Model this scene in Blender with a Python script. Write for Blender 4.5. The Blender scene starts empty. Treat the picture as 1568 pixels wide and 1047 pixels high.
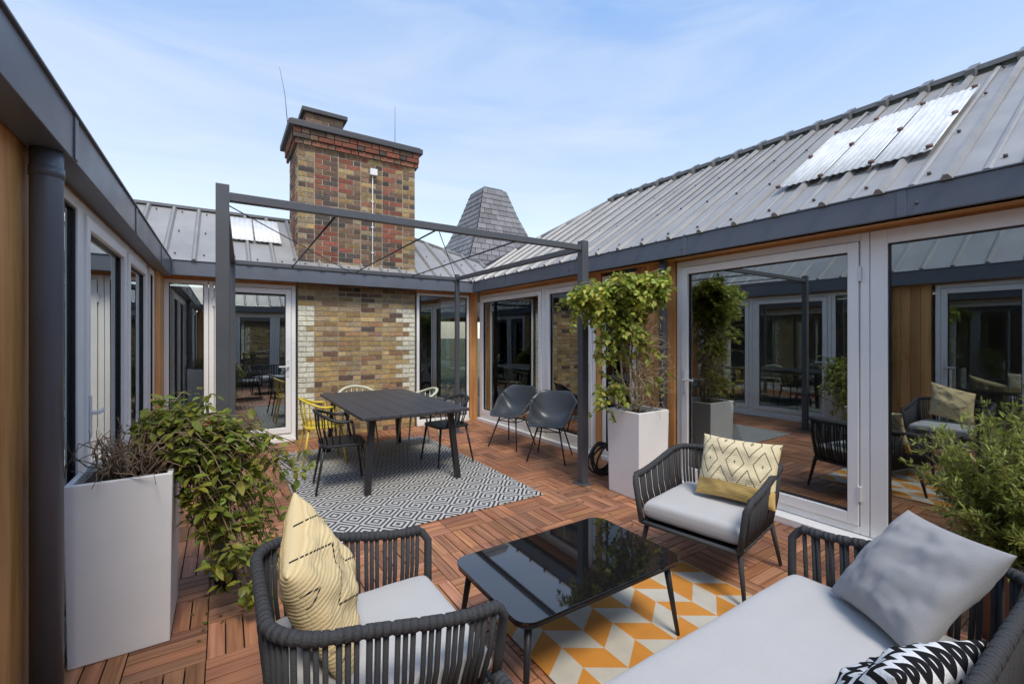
import bpy, math, random
from mathutils import Vector, Matrix
from mathutils import noise as mn
random.seed(7)
R=random.random
def ru(a,b): return a+(b-a)*random.random()
sc=bpy.context.scene
COL=sc.collection
# ------------------------------------------------------------------ materials
def N(nt,t,**k):
    n=nt.nodes.new(t)
    for a,b in k.items(): setattr(n,a,b)
    return n
def MA(nt,op,a,b=None,c=None):
    n=N(nt,'ShaderNodeMath',operation=op)
    for i,s in enumerate((a,b,c)):
        if s is None: continue
        if isinstance(s,(int,float)): n.inputs[i].default_value=s
        else: nt.links.new(s,n.inputs[i])
    return n.outputs[0]
def MIX(nt,f,a,b,bt='MIX'):
    n=N(nt,'ShaderNodeMix',data_type='RGBA',blend_type=bt)
    for i,s in ((0,f),(6,a),(7,b)):
        if isinstance(s,(int,float)): n.inputs[i].default_value=s
        elif isinstance(s,tuple): n.inputs[i].default_value=(s+(1,))[:4]
        else: nt.links.new(s,n.inputs[i])
    return n.outputs[2]
def base(name):
    m=bpy.data.materials.new(name); m.use_nodes=True
    nt=m.node_tree; b=nt.nodes['Principled BSDF']
    return m,nt,b
def mat(name,col,rough=.5,metal=0,noise=None,bump=None,attr=False,spec=.5,coat=0,stretch=(1,1,1),trans=0,sheen=0):
    m,nt,b=base(name)
    tc=N(nt,'ShaderNodeTexCoord')
    mp=N(nt,'ShaderNodeMapping'); mp.inputs['Scale'].default_value=stretch
    nt.links.new(tc.outputs['Object'],mp.inputs[0])
    cur=tuple(col)+(1,)
    if attr:
        a=N(nt,'ShaderNodeAttribute',attribute_name='Col')
        cur=MIX(nt,1.0,cur,a.outputs['Color'],'MULTIPLY')
    if noise:
        n=N(nt,'ShaderNodeTexNoise'); n.inputs['Scale'].default_value=noise[0]; n.inputs['Detail'].default_value=6
        n.inputs['Roughness'].default_value=.65
        nt.links.new(mp.outputs[0],n.inputs['Vector'])
        mr=N(nt,'ShaderNodeMapRange'); mr.inputs[1].default_value=.25; mr.inputs[2].default_value=.75
        mr.inputs[3].default_value=1-noise[1]; mr.inputs[4].default_value=1+noise[1]
        nt.links.new(n.outputs[0],mr.inputs[0])
        cb=N(nt,'ShaderNodeCombineColor')
        for i in range(3): nt.links.new(mr.outputs[0],cb.inputs[i])
        cur=MIX(nt,1.0,cur,cb.outputs[0],'MULTIPLY')
        rr=MA(nt,'MULTIPLY_ADD',n.outputs[0],.25,rough-.12)
        nt.links.new(rr,b.inputs['Roughness'])
    else: b.inputs['Roughness'].default_value=rough
    if isinstance(cur,tuple): b.inputs['Base Color'].default_value=cur
    else: nt.links.new(cur,b.inputs['Base Color'])
    b.inputs['Metallic'].default_value=metal
    b.inputs['Specular IOR Level'].default_value=spec
    b.inputs['Coat Weight'].default_value=coat
    if sheen: b.inputs['Sheen Weight'].default_value=sheen
    if bump:
        n=N(nt,'ShaderNodeTexNoise'); n.inputs['Scale'].default_value=bump[0]; n.inputs['Detail'].default_value=5
        nt.links.new(mp.outputs[0],n.inputs['Vector'])
        bp=N(nt,'ShaderNodeBump'); bp.inputs['Strength'].default_value=bump[1]; bp.inputs['Distance'].default_value=.01
        nt.links.new(n.outputs[0],bp.inputs['Height']); nt.links.new(bp.outputs[0],b.inputs['Normal'])
    if trans:
        out=nt.nodes['Material Output']
        t=N(nt,'ShaderNodeBsdfTranslucent'); 
        if isinstance(cur,tuple): t.inputs[0].default_value=cur
        else: nt.links.new(cur,t.inputs[0])
        ms=N(nt,'ShaderNodeMixShader'); ms.inputs[0].default_value=trans
        nt.links.new(b.outputs[0],ms.inputs[1]); nt.links.new(t.outputs[0],ms.inputs[2]); nt.links.new(ms.outputs[0],out.inputs[0])
    return m
def wood_mat(name,rough=.5,cols=((.16,.055,.02),(.36,.15,.06)),gs=(2.0,45.0)):
    m,nt,b=base(name)
    uv=N(nt,'ShaderNodeUVMap'); 
    mp=N(nt,'ShaderNodeMapping'); mp.inputs['Scale'].default_value=(gs[0],gs[1],1)
    nt.links.new(uv.outputs[0],mp.inputs[0])
    n=N(nt,'ShaderNodeTexNoise'); n.inputs['Scale'].default_value=1; n.inputs['Detail'].default_value=5; n.inputs['Distortion'].default_value=.6
    nt.links.new(mp.outputs[0],n.inputs['Vector'])
    rp=N(nt,'ShaderNodeValToRGB'); rp.color_ramp.elements[0].position=.3; rp.color_ramp.elements[1].position=.7
    rp.color_ramp.elements[0].color=cols[0]+(1,); rp.color_ramp.elements[1].color=cols[1]+(1,)
    nt.links.new(n.outputs[0],rp.inputs[0])
    a=N(nt,'ShaderNodeAttribute',attribute_name='Col')
    c=MIX(nt,1.0,rp.outputs[0],a.outputs['Color'],'MULTIPLY')
    tc=N(nt,'ShaderNodeTexCoord'); n2=N(nt,'ShaderNodeTexNoise'); n2.inputs['Scale'].default_value=1.3; n2.inputs['Detail'].default_value=6
    nt.links.new(tc.outputs['Object'],n2.inputs['Vector'])
    f=MA(nt,'MULTIPLY_ADD',n2.outputs[0],.9,.55)
    cb=N(nt,'ShaderNodeCombineColor')
    for i in range(3): nt.links.new(f,cb.inputs[i])
    c=MIX(nt,1.0,c,cb.outputs[0],'MULTIPLY')
    nt.links.new(c,b.inputs['Base Color'])
    nt.links.new(MA(nt,'MULTIPLY_ADD',n2.outputs[0],.5,rough-.25),b.inputs['Roughness'])
    bp=N(nt,'ShaderNodeBump'); bp.inputs['Strength'].default_value=.25; bp.inputs['Distance'].default_value=.004
    nt.links.new(n.outputs[0],bp.inputs['Height']); nt.links.new(bp.outputs[0],b.inputs['Normal'])
    return m
M_deck=wood_mat('deck_wood',.58,((.23,.092,.042),(.47,.215,.105)))
M_cedar=wood_mat('cedar_timber',.45,((.50,.225,.065),(.76,.41,.15)),(1.2,14))
M_white=mat('white_upvc',(.90,.885,.85),.35,noise=(3,.03))
M_slate=mat('slate_grey_metal',(.125,.138,.163),.34,noise=(4,.10),spec=.5)
M_post=mat('grey_painted_steel',(.09,.093,.10),.42,noise=(5,.12))
M_roof=mat('aged_roof_sheet',(.32,.31,.295),.45,metal=.15,noise=(1.6,.2),bump=(9,.12))
M_rib=mat('roof_rib',(.29,.28,.265),.45,metal=.15,noise=(2.2,.18))
M_roofdark=mat('ridge_cap',(.17,.17,.17),.5,metal=.2,noise=(3,.2))
M_light=mat('rooflight_sheet',(.74,.73,.70),.35,noise=(7,.2),bump=(14,.2),stretch=(.6,3,1))
M_bolt=mat('bolt',(.10,.09,.085),.5)
M_dark=mat('dark_void',(.012,.012,.012),.9)
M_brick=mat('brick_faces',(1,1,1),.85,noise=(28,.38),bump=(60,.7),attr=True)
M_mortar=mat('mortar',(.42,.38,.29),.95,noise=(6,.35))
M_lead=mat('lead_cap',(.055,.055,.06),.6,noise=(6,.2),bump=(20,.3))
M_slates=mat('roof_slates',(1,1,1),.6,noise=(6,.15),attr=True)
M_rope=mat('charcoal_rope',(.045,.046,.05),.75,bump=(220,.5))
M_black=mat('black_metal',(.02,.02,.022),.42)
M_cush=mat('light_grey_fabric',(.51,.50,.49),.95,noise=(2.5,.05),bump=(420,.35),spec=.15,sheen=.2)
M_cush2=mat('mid_grey_fabric',(.36,.355,.36),.95,noise=(2.5,.05),bump=(420,.35),spec=.15,sheen=.2)
M_planter=mat('white_planter',(.82,.81,.79),.5,noise=(1.7,.06))
M_soil=mat('soil',(.05,.035,.025),.95,noise=(20,.4),bump=(30,1))
M_leaf=mat('leaf_green',(1,1,1),.45,attr=True,trans=.42,spec=.35)
M_bark=mat('twig_bark',(.22,.155,.10),.85,noise=(25,.3))
M_bark2=mat('vine_stem',(.40,.32,.20),.85,noise=(25,.3))
M_glassblk=mat('black_glass',(.008,.008,.009),.03,spec=.7,coat=.6)
M_dtable=mat('dark_table',(.055,.055,.06),.5,noise=(6,.25),stretch=(14,1,1),bump=(30,.2))
M_yellow=mat('yellow_metal',(.66,.50,.05),.4)
M_cream=mat('cream_metal',(.55,.57,.42),.45)
M_shell=mat('grey_shell_plastic',(.045,.052,.062),.35)
M_hose=mat('hose',(.02,.02,.022),.45)
M_int=mat('interior_wall',(.50,.47,.43),.9)
M_intfl=mat('interior_floor',(.26,.14,.075),.5)
M_intobj=mat('interior_furniture',(.07,.07,.075),.6)
M_pic=mat('picture',(.45,.40,.28),.5,noise=(5,.6))
M_plast=mat('white_plastic',(.75,.75,.73),.4)
M_ground=mat('ground',(.10,.12,.06),.95,noise=(.3,.4))
M_conc=mat('stone_sill',(.5,.5,.48),.8,noise=(8,.15))
def glass():
    m,nt,b=base('window_glass'); nt.nodes.remove(b)
    out=nt.nodes['Material Output']
    t=N(nt,'ShaderNodeBsdfTransparent'); t.inputs[0].default_value=(.78,.80,.79,1)
    g=N(nt,'ShaderNodeBsdfGlossy'); g.inputs['Roughness'].default_value=.0; g.inputs[0].default_value=(.90,.97,.98,1)
    tc=N(nt,'ShaderNodeTexCoord'); n=N(nt,'ShaderNodeTexNoise'); n.inputs['Scale'].default_value=.9; n.inputs['Detail'].default_value=1
    nt.links.new(tc.outputs['Object'],n.inputs['Vector'])
    bp=N(nt,'ShaderNodeBump'); bp.inputs['Strength'].default_value=.04; bp.inputs['Distance'].default_value=.02
    nt.links.new(n.outputs[0],bp.inputs['Height']); nt.links.new(bp.outputs[0],g.inputs['Normal'])
    f=N(nt,'ShaderNodeFresnel'); f.inputs[0].default_value=1.9
    fa=MA(nt,'MULTIPLY_ADD',f.outputs[0],1.1,.20)
    fa=MA(nt,'MINIMUM',fa,1.0)
    ms=N(nt,'ShaderNodeMixShader'); nt.links.new(fa,ms.inputs[0]); nt.links.new(t.outputs[0],ms.inputs[1]); nt.links.new(g.outputs[0],ms.inputs[2])
    nt.links.new(ms.outputs[0],out.inputs[0]); return m
M_glass=glass()
def rug1():
    m,nt,b=base('diamond_weave'); tc=N(nt,'ShaderNodeTexCoord'); s=N(nt,'ShaderNodeSeparateXYZ'); nt.links.new(tc.outputs['Object'],s.inputs[0])
    def tri(o,p): return MA(nt,'ABSOLUTE',MA(nt,'SUBTRACT',MA(nt,'FRACT',MA(nt,'ADD',MA(nt,'DIVIDE',o,p),20.0)),.5))
    t=MA(nt,'ADD',tri(s.outputs[0],.26),tri(s.outputs[1],.30))
    k=MA(nt,'GREATER_THAN',MA(nt,'FRACT',MA(nt,'MULTIPLY',t,5.0)),.47)
    n=N(nt,'ShaderNodeTexNoise'); n.inputs['Scale'].default_value=3; n.inputs['Detail'].default_value=8; nt.links.new(tc.outputs['Object'],n.inputs['Vector'])
    c=MIX(nt,k,(.055,.058,.065),(.56,.56,.54)); c=MIX(nt,MA(nt,'MULTIPLY',n.outputs[0],.5),c,(.55,.50,.45),'MULTIPLY')
    nt.links.new(c,b.inputs['Base Color']); b.inputs['Roughness'].default_value=.9
    b.inputs['Specular IOR Level'].default_value=.2
    return m
def rug2():
    m,nt,b=base('orange_chevron'); tc=N(nt,'ShaderNodeTexCoord'); s=N(nt,'ShaderNodeSeparateXYZ'); nt.links.new(tc.outputs['Object'],s.inputs[0])
    x=MA(nt,'ADD',MA(nt,'DIVIDE',s.outputs[0],.17),20.0)
    i=MA(nt,'FLOOR',x); fx=MA(nt,'PINGPONG',x,1.0)
    t=MA(nt,'ADD',MA(nt,'ADD',MA(nt,'DIVIDE',s.outputs[1],.15),40.0),MA(nt,'MULTIPLY',fx,.75))
    k=MA(nt,'MODULO',MA(nt,'ADD',MA(nt,'FLOOR',t),i),2.0)
    n=N(nt,'ShaderNodeTexNoise'); n.inputs['Scale'].default_value=9; n.inputs['Detail'].default_value=8; nt.links.new(tc.outputs['Object'],n.inputs['Vector'])
    c=MIX(nt,k,(.64,.27,.04),(.58,.56,.49))
    c=MIX(nt,MA(nt,'MULTIPLY',n.outputs[0],.5),c,(.40,.32,.22),'MULTIPLY')
    nt.links.new(c,b.inputs['Base Color']); b.inputs['Roughness'].default_value=.75
    return m
def pil(kind):
    m,nt,b=base('pillow_'+kind); uv=N(nt,'ShaderNodeUVMap'); s=N(nt,'ShaderNodeSeparateXYZ'); nt.links.new(uv.outputs[0],s.inputs[0])
    u,v=s.outputs[0],s.outputs[1]
    tc=N(nt,'ShaderNodeTexCoord')
    if kind=='zigzag':
        t=MA(nt,'ADD',MA(nt,'MULTIPLY',v,6.0),MA(nt,'MULTIPLY',MA(nt,'PINGPONG',MA(nt,'MULTIPLY',u,16.0),1.0),.55))
        k=MA(nt,'GREATER_THAN',MA(nt,'FRACT',t),.5)
        c=MIX(nt,k,(.012,.012,.014),(.74,.74,.74))
    elif kind=='diamond':
        a=MA(nt,'ABSOLUTE',MA(nt,'SUBTRACT',MA(nt,'FRACT',MA(nt,'MULTIPLY',u,3.0)),.5))
        d=MA(nt,'ABSOLUTE',MA(nt,'SUBTRACT',MA(nt,'FRACT',MA(nt,'MULTIPLY',MA(nt,'SUBTRACT',v,.25),1.45)),.5))
        t=MA(nt,'FRACT',MA(nt,'MULTIPLY',MA(nt,'ADD',a,d),3.2))
        k=MA(nt,'LESS_THAN',t,.14)
        up=MA(nt,'GREATER_THAN',v,.27)
        dash=MA(nt,'GREATER_THAN',MA(nt,'FRACT',MA(nt,'MULTIPLY',v,34.0)),.22)
        k=MA(nt,'MULTIPLY',MA(nt,'MULTIPLY',k,up),dash)
        c0=MIX(nt,up,(.60,.41,.15),(.74,.63,.40))
        c=MIX(nt,k,c0,(.03,.03,.03))
    else:
        t=MA(nt,'ADD',MA(nt,'MULTIPLY',u,3.0),MA(nt,'PINGPONG',MA(nt,'MULTIPLY',v,4.0),1.0))
        k=MA(nt,'LESS_THAN',MA(nt,'FRACT',MA(nt,'MULTIPLY',t,.8)),.055)
        g=N(nt,'ShaderNodeAttribute',attribute_name='Col')
        sg=N(nt,'ShaderNodeSeparateColor'); nt.links.new(g.outputs['Color'],sg.inputs[0])
        k=MA(nt,'MULTIPLY',k,MA(nt,'LESS_THAN',sg.outputs[0],.4))
        dash=MA(nt,'GREATER_THAN',MA(nt,'FRACT',MA(nt,'MULTIPLY',v,40.0)),.25); k=MA(nt,'MULTIPLY',k,dash)
        st=MA(nt,'PINGPONG',MA(nt,'MULTIPLY',v,52.0),1.0)
        c0=MIX(nt,st,(.74,.60,.35),(.64,.48,.24))
        c=MIX(nt,k,c0,(.03,.03,.03))
    nt.links.new(c,b.inputs['Base Color']); b.inputs['Roughness'].default_value=.95; b.inputs['Specular IOR Level'].default_value=.15
    n=N(nt,'ShaderNodeTexNoise'); n.inputs['Scale'].default_value=160; nt.links.new(tc.outputs['Object'],n.inputs['Vector'])
    w=N(nt,'ShaderNodeTexWave'); w.inputs['Scale'].default_value=10; w.bands_direction='Y'; nt.links.new(uv.outputs[0],w.inputs['Vector'])
    h=MA(nt,'ADD',n.outputs[0],MA(nt,'MULTIPLY',w.outputs[0],0.0 if kind=='zigzag' else .5))
    bp=N(nt,'ShaderNodeBump'); bp.inputs['Strength'].default_value=.5; bp.inputs['Distance'].default_value=.004
    nt.links.new(h,bp.inputs['Height']); nt.links.new(bp.outputs[0],b.inputs['Normal'])
    return m
# ------------------------------------------------------------------ mesh builder
class MB:
    def __init__(s): s.v=[];s.f=[];s.c=[];s.u=[];s.m=[];s.s=[]
    def add(s,vs,fs,col=(1,1,1),mi=0,uvs=None,smooth=False):
        o=len(s.v); s.v+=[tuple(v) for v in vs]; 
        s.c+=[col]*len(vs) if not isinstance(col,list) else col
        s.u+=uvs if uvs else [(0,0)]*len(vs)
        for f in fs: s.f.append(tuple(i+o for i in f)); s.m.append(mi); s.s.append(smooth)
    def ob(s,c,ax,ay,az,col=(1,1,1),mi=0,uvo=(0,0)):
        c=Vector(c);ax=Vector(ax);ay=Vector(ay);az=Vector(az)
        vs=[];uv=[];lx=ax.length;ly=ay.length;lz=az.length
        long=max(lx,ly,lz)
        for k in (-1,1):
            for j in (-1,1):
                for i in (-1,1):
                    vs.append(c+ax*i+ay*j+az*k)
                    if long==lx: uv.append((uvo[0]+i*lx,uvo[1]+j*ly+k*lz))
                    elif long==ly: uv.append((uvo[0]+j*ly,uvo[1]+i*lx+k*lz))
                    else: uv.append((uvo[0]+k*lz,uvo[1]+i*lx+j*ly))
        s.add(vs,[(0,2,3,1),(4,5,7,6),(0,1,5,4),(2,6,7,3),(0,4,6,2),(1,3,7,5)],col,mi,uv)
    def box(s,x0,x1,y0,y1,z0,z1,col=(1,1,1),mi=0,uvo=None):
        if uvo is None: uvo=(ru(0,50),ru(0,50))
        s.ob(((x0+x1)/2,(y0+y1)/2,(z0+z1)/2),(abs(x1-x0)/2,0,0),(0,abs(y1-y0)/2,0),(0,0,abs(z1-z0)/2),col,mi,uvo)
    def tube(s,pts,r,n=6,col=(1,1,1),mi=0,closed=False,flat=1.0):
        pts=[Vector(p) for p in pts]; L=len(pts)
        rs=r if isinstance(r,(list,tuple)) else [r]*L
        vs=[];up=None;fs=[]
        for i,p in enumerate(pts):
            if closed: t=pts[(i+1)%L]-pts[i-1]
            else: t=pts[min(i+1,L-1)]-pts[max(i-1,0)]
            if t.length<1e-9: t=Vector((0,0,1))
            t.normalize()
            if up is None:
                up=Vector((0,0,1)) if abs(t.z)<.9 else Vector((1,0,0))
            a=up-t*up.dot(t)
            if a.length<1e-6: a=t.orthogonal()
            a.normalize(); b=t.cross(a); up=a
            for k in range(n):
                th=2*math.pi*k/n
                vs.append(p+(a*math.cos(th)+b*math.sin(th)*flat)*rs[i])
        for i in range(L if closed else L-1):
            j=(i+1)%L
            for k in range(n):
                k2=(k+1)%n
                fs.append((i*n+k,i*n+k2,j*n+k2,j*n+k))
        if not closed:
            fs.append(tuple(range(n-1,-1,-1))); fs.append(tuple((L-1)*n+k for k in range(n)))
        s.add(vs,fs,col,mi,None,True)
    def obj(s,name,mats,parent=None,bevel=0,loc=None,solid=0):
        me=bpy.data.meshes.new(name); me.from_pydata(s.v,[],s.f)
        for m in (mats if isinstance(mats,(list,tuple)) else [mats]): me.materials.append(m)
        me.polygons.foreach_set('material_index',s.m); me.polygons.foreach_set('use_smooth',s.s)
        ca=me.color_attributes.new('Col','FLOAT_COLOR','POINT')
        fl=[]
        for c in s.c: fl+= [c[0],c[1],c[2],1]
        ca.data.foreach_set('color',fl)
        ul=me.uv_layers.new(name='UVMap'); li=[0]*len(me.loops); me.loops.foreach_get('vertex_index',li)
        uf=[]
        for i in li: uf+= [s.u[i][0],s.u[i][1]]
        ul.data.foreach_set('uv',uf); me.update()
        o=bpy.data.objects.new(name,me); COL.objects.link(o)
        if parent: o.parent=parent
        if loc: o.location=loc
        if solid:
            md=o.modifiers.new('s','SOLIDIFY'); md.thickness=solid; md.offset=0
        if bevel:
            md=o.modifiers.new('b','BEVEL'); md.width=bevel; md.segments=2; md.limit_method='ANGLE'
        return o
def empty(name,loc=(0,0,0),rz=0):
    e=bpy.data.objects.new(name,None); e.location=loc; e.rotation_euler=(0,0,rz); e.empty_display_size=.2; COL.objects.link(e); return e
# ------------------------------------------------------------------ dims
XL,XR,YB=-.68,3.93,7.12
FL,FR,FB=-.53,3.66,6.85
ZE=2.44; T=.66
YS=-1.9; FS=-1.65
b=MB(); b.box(-300,300,-300,300,-.5,-.12); b.obj('ground',M_ground)
# deck
b=MB(); b.box(XL,XR,YS,YB,-.11,-.03,mi=1)
ts=.308; nx=int((XR-XL)/ts)+1; ny=int((YB-YS)/ts)+1
for i in range(nx):
    for j in range(ny):
        x0=XL+i*ts;y0=YB-(j+1)*ts
        if y0<YS-.3: continue
        tone=ru(.76,1.18); sy_=ru(-.003,.003); fl_=R()<.14
        for k in range(4):
            w=ts/4; g=.0035
            q=tone*ru(.75,1.22); gr=ru(-.04,.22); col=(q*(1-gr*.3),q*ru(.94,1.06),q*(1+gr)); dz=ru(-.0015,.0015)
            if ((i+j)%2)^fl_: bx=(x0+g/2,min(x0+ts-g/2,XR),y0+k*w+g,y0+(k+1)*w-g)
            else: bx=(x0+k*w+g,min(x0+(k+1)*w-g,XR),y0+g/2,y0+ts-g/2)
            if bx[1]<=bx[0]: continue
            b.box(bx[0],bx[1],bx[2]+sy_*.3,bx[3]+sy_*.3,-.026,dz,col)
b.obj('wooden_deck',[M_deck,M_dark])
# ------------------------------------------------------------------ house
house=empty('courtyard_house')
fr=MB(); gl=MB(); ti=MB(); hd=MB()
def P(axis,p,s,a0,a1,d0,d1,z0,z1):
    lo,hi=sorted((p+s*d0,p+s*d1))
    return (lo,hi,a0,a1,z0,z1) if axis=='x' else (a0,a1,lo,hi,z0,z1)
def pane(axis,p,s,a0,a1,leaf=True,z0=.06,z1=2.23,fw=.055,handle=0):
    def F(a,b,d0,d1,c,d): fr.box(*P(axis,p,s,a,b,d0,d1,c,d))
    F(a0,a0+fw,-.03,.04,z0,z1); F(a1-fw,a1,-.03,.04,z0,z1)
    F(a0+fw,a1-fw,-.03,.04,z1-fw,z1); F(a0+fw,a1-fw,-.03,.04,z0,z0+fw)
    i0,i1,j0,j1=a0+fw,a1-fw,z0+fw,z1-fw
    if leaf:
        lw=.068; e=.006
        F(i0+e,i0+e+lw,-.015,.055,j0+e,j1-e); F(i1-e-lw,i1-e,-.015,.055,j0+e,j1-e)
        F(i0+e+lw,i1-e-lw,-.015,.055,j1-e-lw,j1-e); F(i0+e+lw,i1-e-lw,-.015,.055,j0+e,j0+e+lw*1.2)
        i0+=e+lw;i1-=e+lw;j0+=e+lw*1.2;j1-=e+lw
    gl.box(*P(axis,p,s,i0-.004,i1+.004,.010,.014,j0-.004,j1+.004))
    for q in ((i0,i0+.01,j0,j1),(i1-.01,i1,j0,j1),(i0+.01,i1-.01,j0,j0+.01),(i0+.01,i1-.01,j1-.01,j1)):
        ti.box(*P(axis,p,s,q[0],q[1],.015,.03,q[2],q[3]),mi=1)
    if handle:
        a=(a1-fw-.045) if handle>0 else (a0+fw+.045)
        hd.box(*P(axis,p,s,a-.016,a+.016,.056,.064,.93,1.17))
        a2=a-handle*.12
        hd.box(*P(axis,p,s,min(a,a2),max(a,a2),.085,.10,1.06,1.08))
        hd.box(*P(axis,p,s,a-.01,a+.01,.064,.086,1.06,1.08))
        for zz in (.3,1.9):
            ah=(a0+fw) if handle>0 else (a1-fw)
            hd.box(*P(axis,p,s,ah-.012,ah+.012,.041,.062,zz,zz+.11))
def boards(axis,p,s,a0,a1,z0,z1,w=.12,d=.02):
    n=max(1,round((a1-a0)/w)); w=(a1-a0)/n
    for i in range(n):
        q=ru(.8,1.2); ti.box(*P(axis,p,s,a0+i*w+.002,a0+(i+1)*w-.002,-.06,d+ru(0,.002),z0,z1),col=(q,q*ru(.93,1.03),q*.95))
boards('x',XL,1,2.05,2.62,0,2.30)
pane('x',XL,1,2.66,3.28,False); pane('x',XL,1,3.285,4.60,True,handle=-1); pane('x',XL,1,4.605,5.75,True)
boards('x',XL,1,5.76,5.98,0,2.3); pane('x',XL,1,5.99,6.36,False); boards('x',XL,1,6.37,7.06,0,2.3,w=.17,d=.06)
pane('x',XL,1,1.05,2.0,True,handle=1); pane('x',XL,1,.08,1.045,True); boards('x',XL,1,-.12,.05,0,2.3); pane('x',XL,1,-1.75,-.15,True)
pane('y',YB,-1,-.62,-.155,False,fw=.05); pane('y',YB,-1,-.15,.885,True,handle=1)
boards('y',YB,-1,-.66,-.625,0,2.3,w=.04)
pane('y',YB,-1,2.72,3.70,False,fw=.045); boards('y',YB,-1,3.71,3.87,0,2.3,w=.15,d=.05)
pane('x',XR,-1,5.12,7.04,True); pane('x',XR,-1,4.06,5.115,True,handle=-1)
pane('x',XR,-1,3.42,3.95,False); boards('x',XR,-1,3.96,4.05,0,2.3,w=.09,d=.05); boards('x',XR,-1,2.90,3.40,0,2.3,w=.125,d=.05)
pane('x',XR,-1,1.27,2.88,True,z1=2.25,handle=1); pane('x',XR,-1,-.45,1.265,False,z1=2.25,fw=.10)
pane('x',XR,-1,-1.8,-.455,True,z1=2.25)
boards('y',YS,1,-.62,.3,0,2.3); pane('y',YS,1,.32,1.4,True,handle=1); pane('y',YS,1,1.41,2.5,True,handle=-1); boards('y',YS,1,2.52,3.9,0,2.3)
q=(.95,.95,.95)
ti.box(XL-.06,XL+.022,-1.8,7.1,2.301,2.40,q); ti.box(XL-.05,XL+.03,2.65,5.755,2.232,2.300,q); ti.box(XL-.05,XL+.03,5.985,6.365,2.232,2.300,q)
ti.box(XL-.05,XL+.03,-1.8,2.03,2.232,2.300,q)
ti.box(-.655,.9,YB-.03,YB+.05,2.232,2.40,q); ti.box(2.70,3.705,YB-.03,YB+.05,2.232,2.40,q)
ti.box(XR-.03,XR+.05,3.0,7.05,2.301,2.40,q); ti.box(XR-.028,XR+.05,4.06,7.04,2.232,2.300,q)
ti.box(XR-.03,XR+.05,-1.85,2.89,2.252,2.40,q)
ti.box(.3,2.51,YS-.05,YS+.03,2.232,2.40,q)
ti.box(XL+.03,FL-.125,-1.6,6.8,2.29,2.31,q); ti.box(XL+.03,XR-.03,FB+.03,YB-.035,2.29,2.31,q); ti.box(FR+.03,XR-.035,-1.6,6.8,2.27,2.288,q)
fr.box(XL-.02,XL+.07,2.66,5.75,0,.055); fr.box(-.62,.885,YB-.08,YB+.02,0,.055); fr.box(2.72,3.70,YB-.06,YB+.02,0,.055)
fr.box(XL-.02,XL+.07,.08,2.0,0,.055)
fr.box(XR-.12,XR+.02,4.06,7.0,0,.055); fr.box(XR-.17,XR+.02,-1.8,2.88,0,.055); fr.box(XR-.06,XR+.02,3.42,3.95,0,.055)
fr.box(.3,2.5,YS,YS+.07,0,.055)
fr.obj('window_frames',M_white,house,bevel=.004); gl.obj('window_panes',M_glass,house); ti.obj('timber_cladding',[M_cedar,M_black],house,bevel=.002)
hd.obj('door_handles',M_plast,house,bevel=.003)
f=MB()
f.box(FL-.12,FL,FS,FB+.1,2.25,ZE); f.box(FL-.13,FL+.012,FS,FB-.012,ZE+.001,ZE+.012)
f.box(FL,FR,FB,FB+.1,2.26,ZE); f.box(FL+.012,FR-.012,FB-.012,FB+.09,ZE+.001,ZE+.012)
f.box(FR,FR+.1,FS,FB+.1,2.27,ZE); f.box(FR-.012,FR+.09,FS,FB-.012,ZE+.001,ZE+.012)
f.box(FL,FR,FS-.1,FS,2.26,ZE)
for y in (1.0,2.6,4.2,5.8):
    f.box(FR-.006,FR-.0005,y,y+.05,2.268,ZE-.002); f.box(FL+.0005,FL+.006,y,y+.05,2.255,ZE-.002)
f.obj('fascia_gutters',M_slate,house,bevel=.003)
f=MB()
for y,z in ((1.42,2.37),(1.5,2.33),(1.75,2.40)): f.tube([(FL,y,z),(FL+.012,y,z)],.009,8)
for y,z in ((.95,2.34),(2.65,2.33),(4.3,2.34)): f.tube([(FR,y,z),(FR-.012,y,z)],.009,8)
f.obj('fascia_bolts',M_bolt,house)
# roofs
rf=MB(); rb=MB(); rc=MB(); bl=MB(); rl=MB()
VX,VY=4.305,7.495; VZ=ZE+T*(VX-FR)
RX,RE,RZ=6.0,5.8,ZE+T*(6-FR)
BY,BX,BZ=8.35,3.0,ZE+T*(8.35-FB)
z0=ZE+.012
rf.add([(FR,-5,z0),(FR,FB,z0),(VX,VY,VZ),(RX,RE,RZ),(RX,-5,RZ)],[(0,4,3,2,1)])
rf.add([(RX,RE,RZ),(RX,-5,RZ),(8.34,-5,z0),(8.34,8.14,z0)],[(0,1,2,3)])
rf.add([(RX,RE,RZ),(8.34,8.14,z0),(VX,VY,VZ)],[(0,1,2)])
rf.add([(-4,FB,z0),(FR,FB,z0),(VX,VY,VZ),(BX,BY,BZ),(-4,BY,BZ)],[(0,1,2,3,4)])
rf.add([(-4,BY,BZ),(BX,BY,BZ),(VX,VY,VZ),(4.6,9.85,z0),(-4,9.85,z0)],[(0,1,2,3,4)])
LX=FL-2.34
rf.add([(FL-.03,-5,z0),(FL-.03,FB,z0),(LX,FB+1.5,RZ),(LX,-5,RZ)],[(0,1,2,3)])
rf.add([(LX,-5,RZ),(LX,FB+1.5,RZ),(LX-2.3,FB+1.5,z0),(LX-2.3,-5,z0)],[(0,1,2,3)])
rf.add([(FL,FS,z0),(FR,FS,z0),(FR+1.8,FS-1.8,z0+T*1.8),(FL-1.8,FS-1.8,z0+T*1.8)],[(3,2,1,0)])
rf.obj('roof_sheets',M_roof,house)
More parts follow.
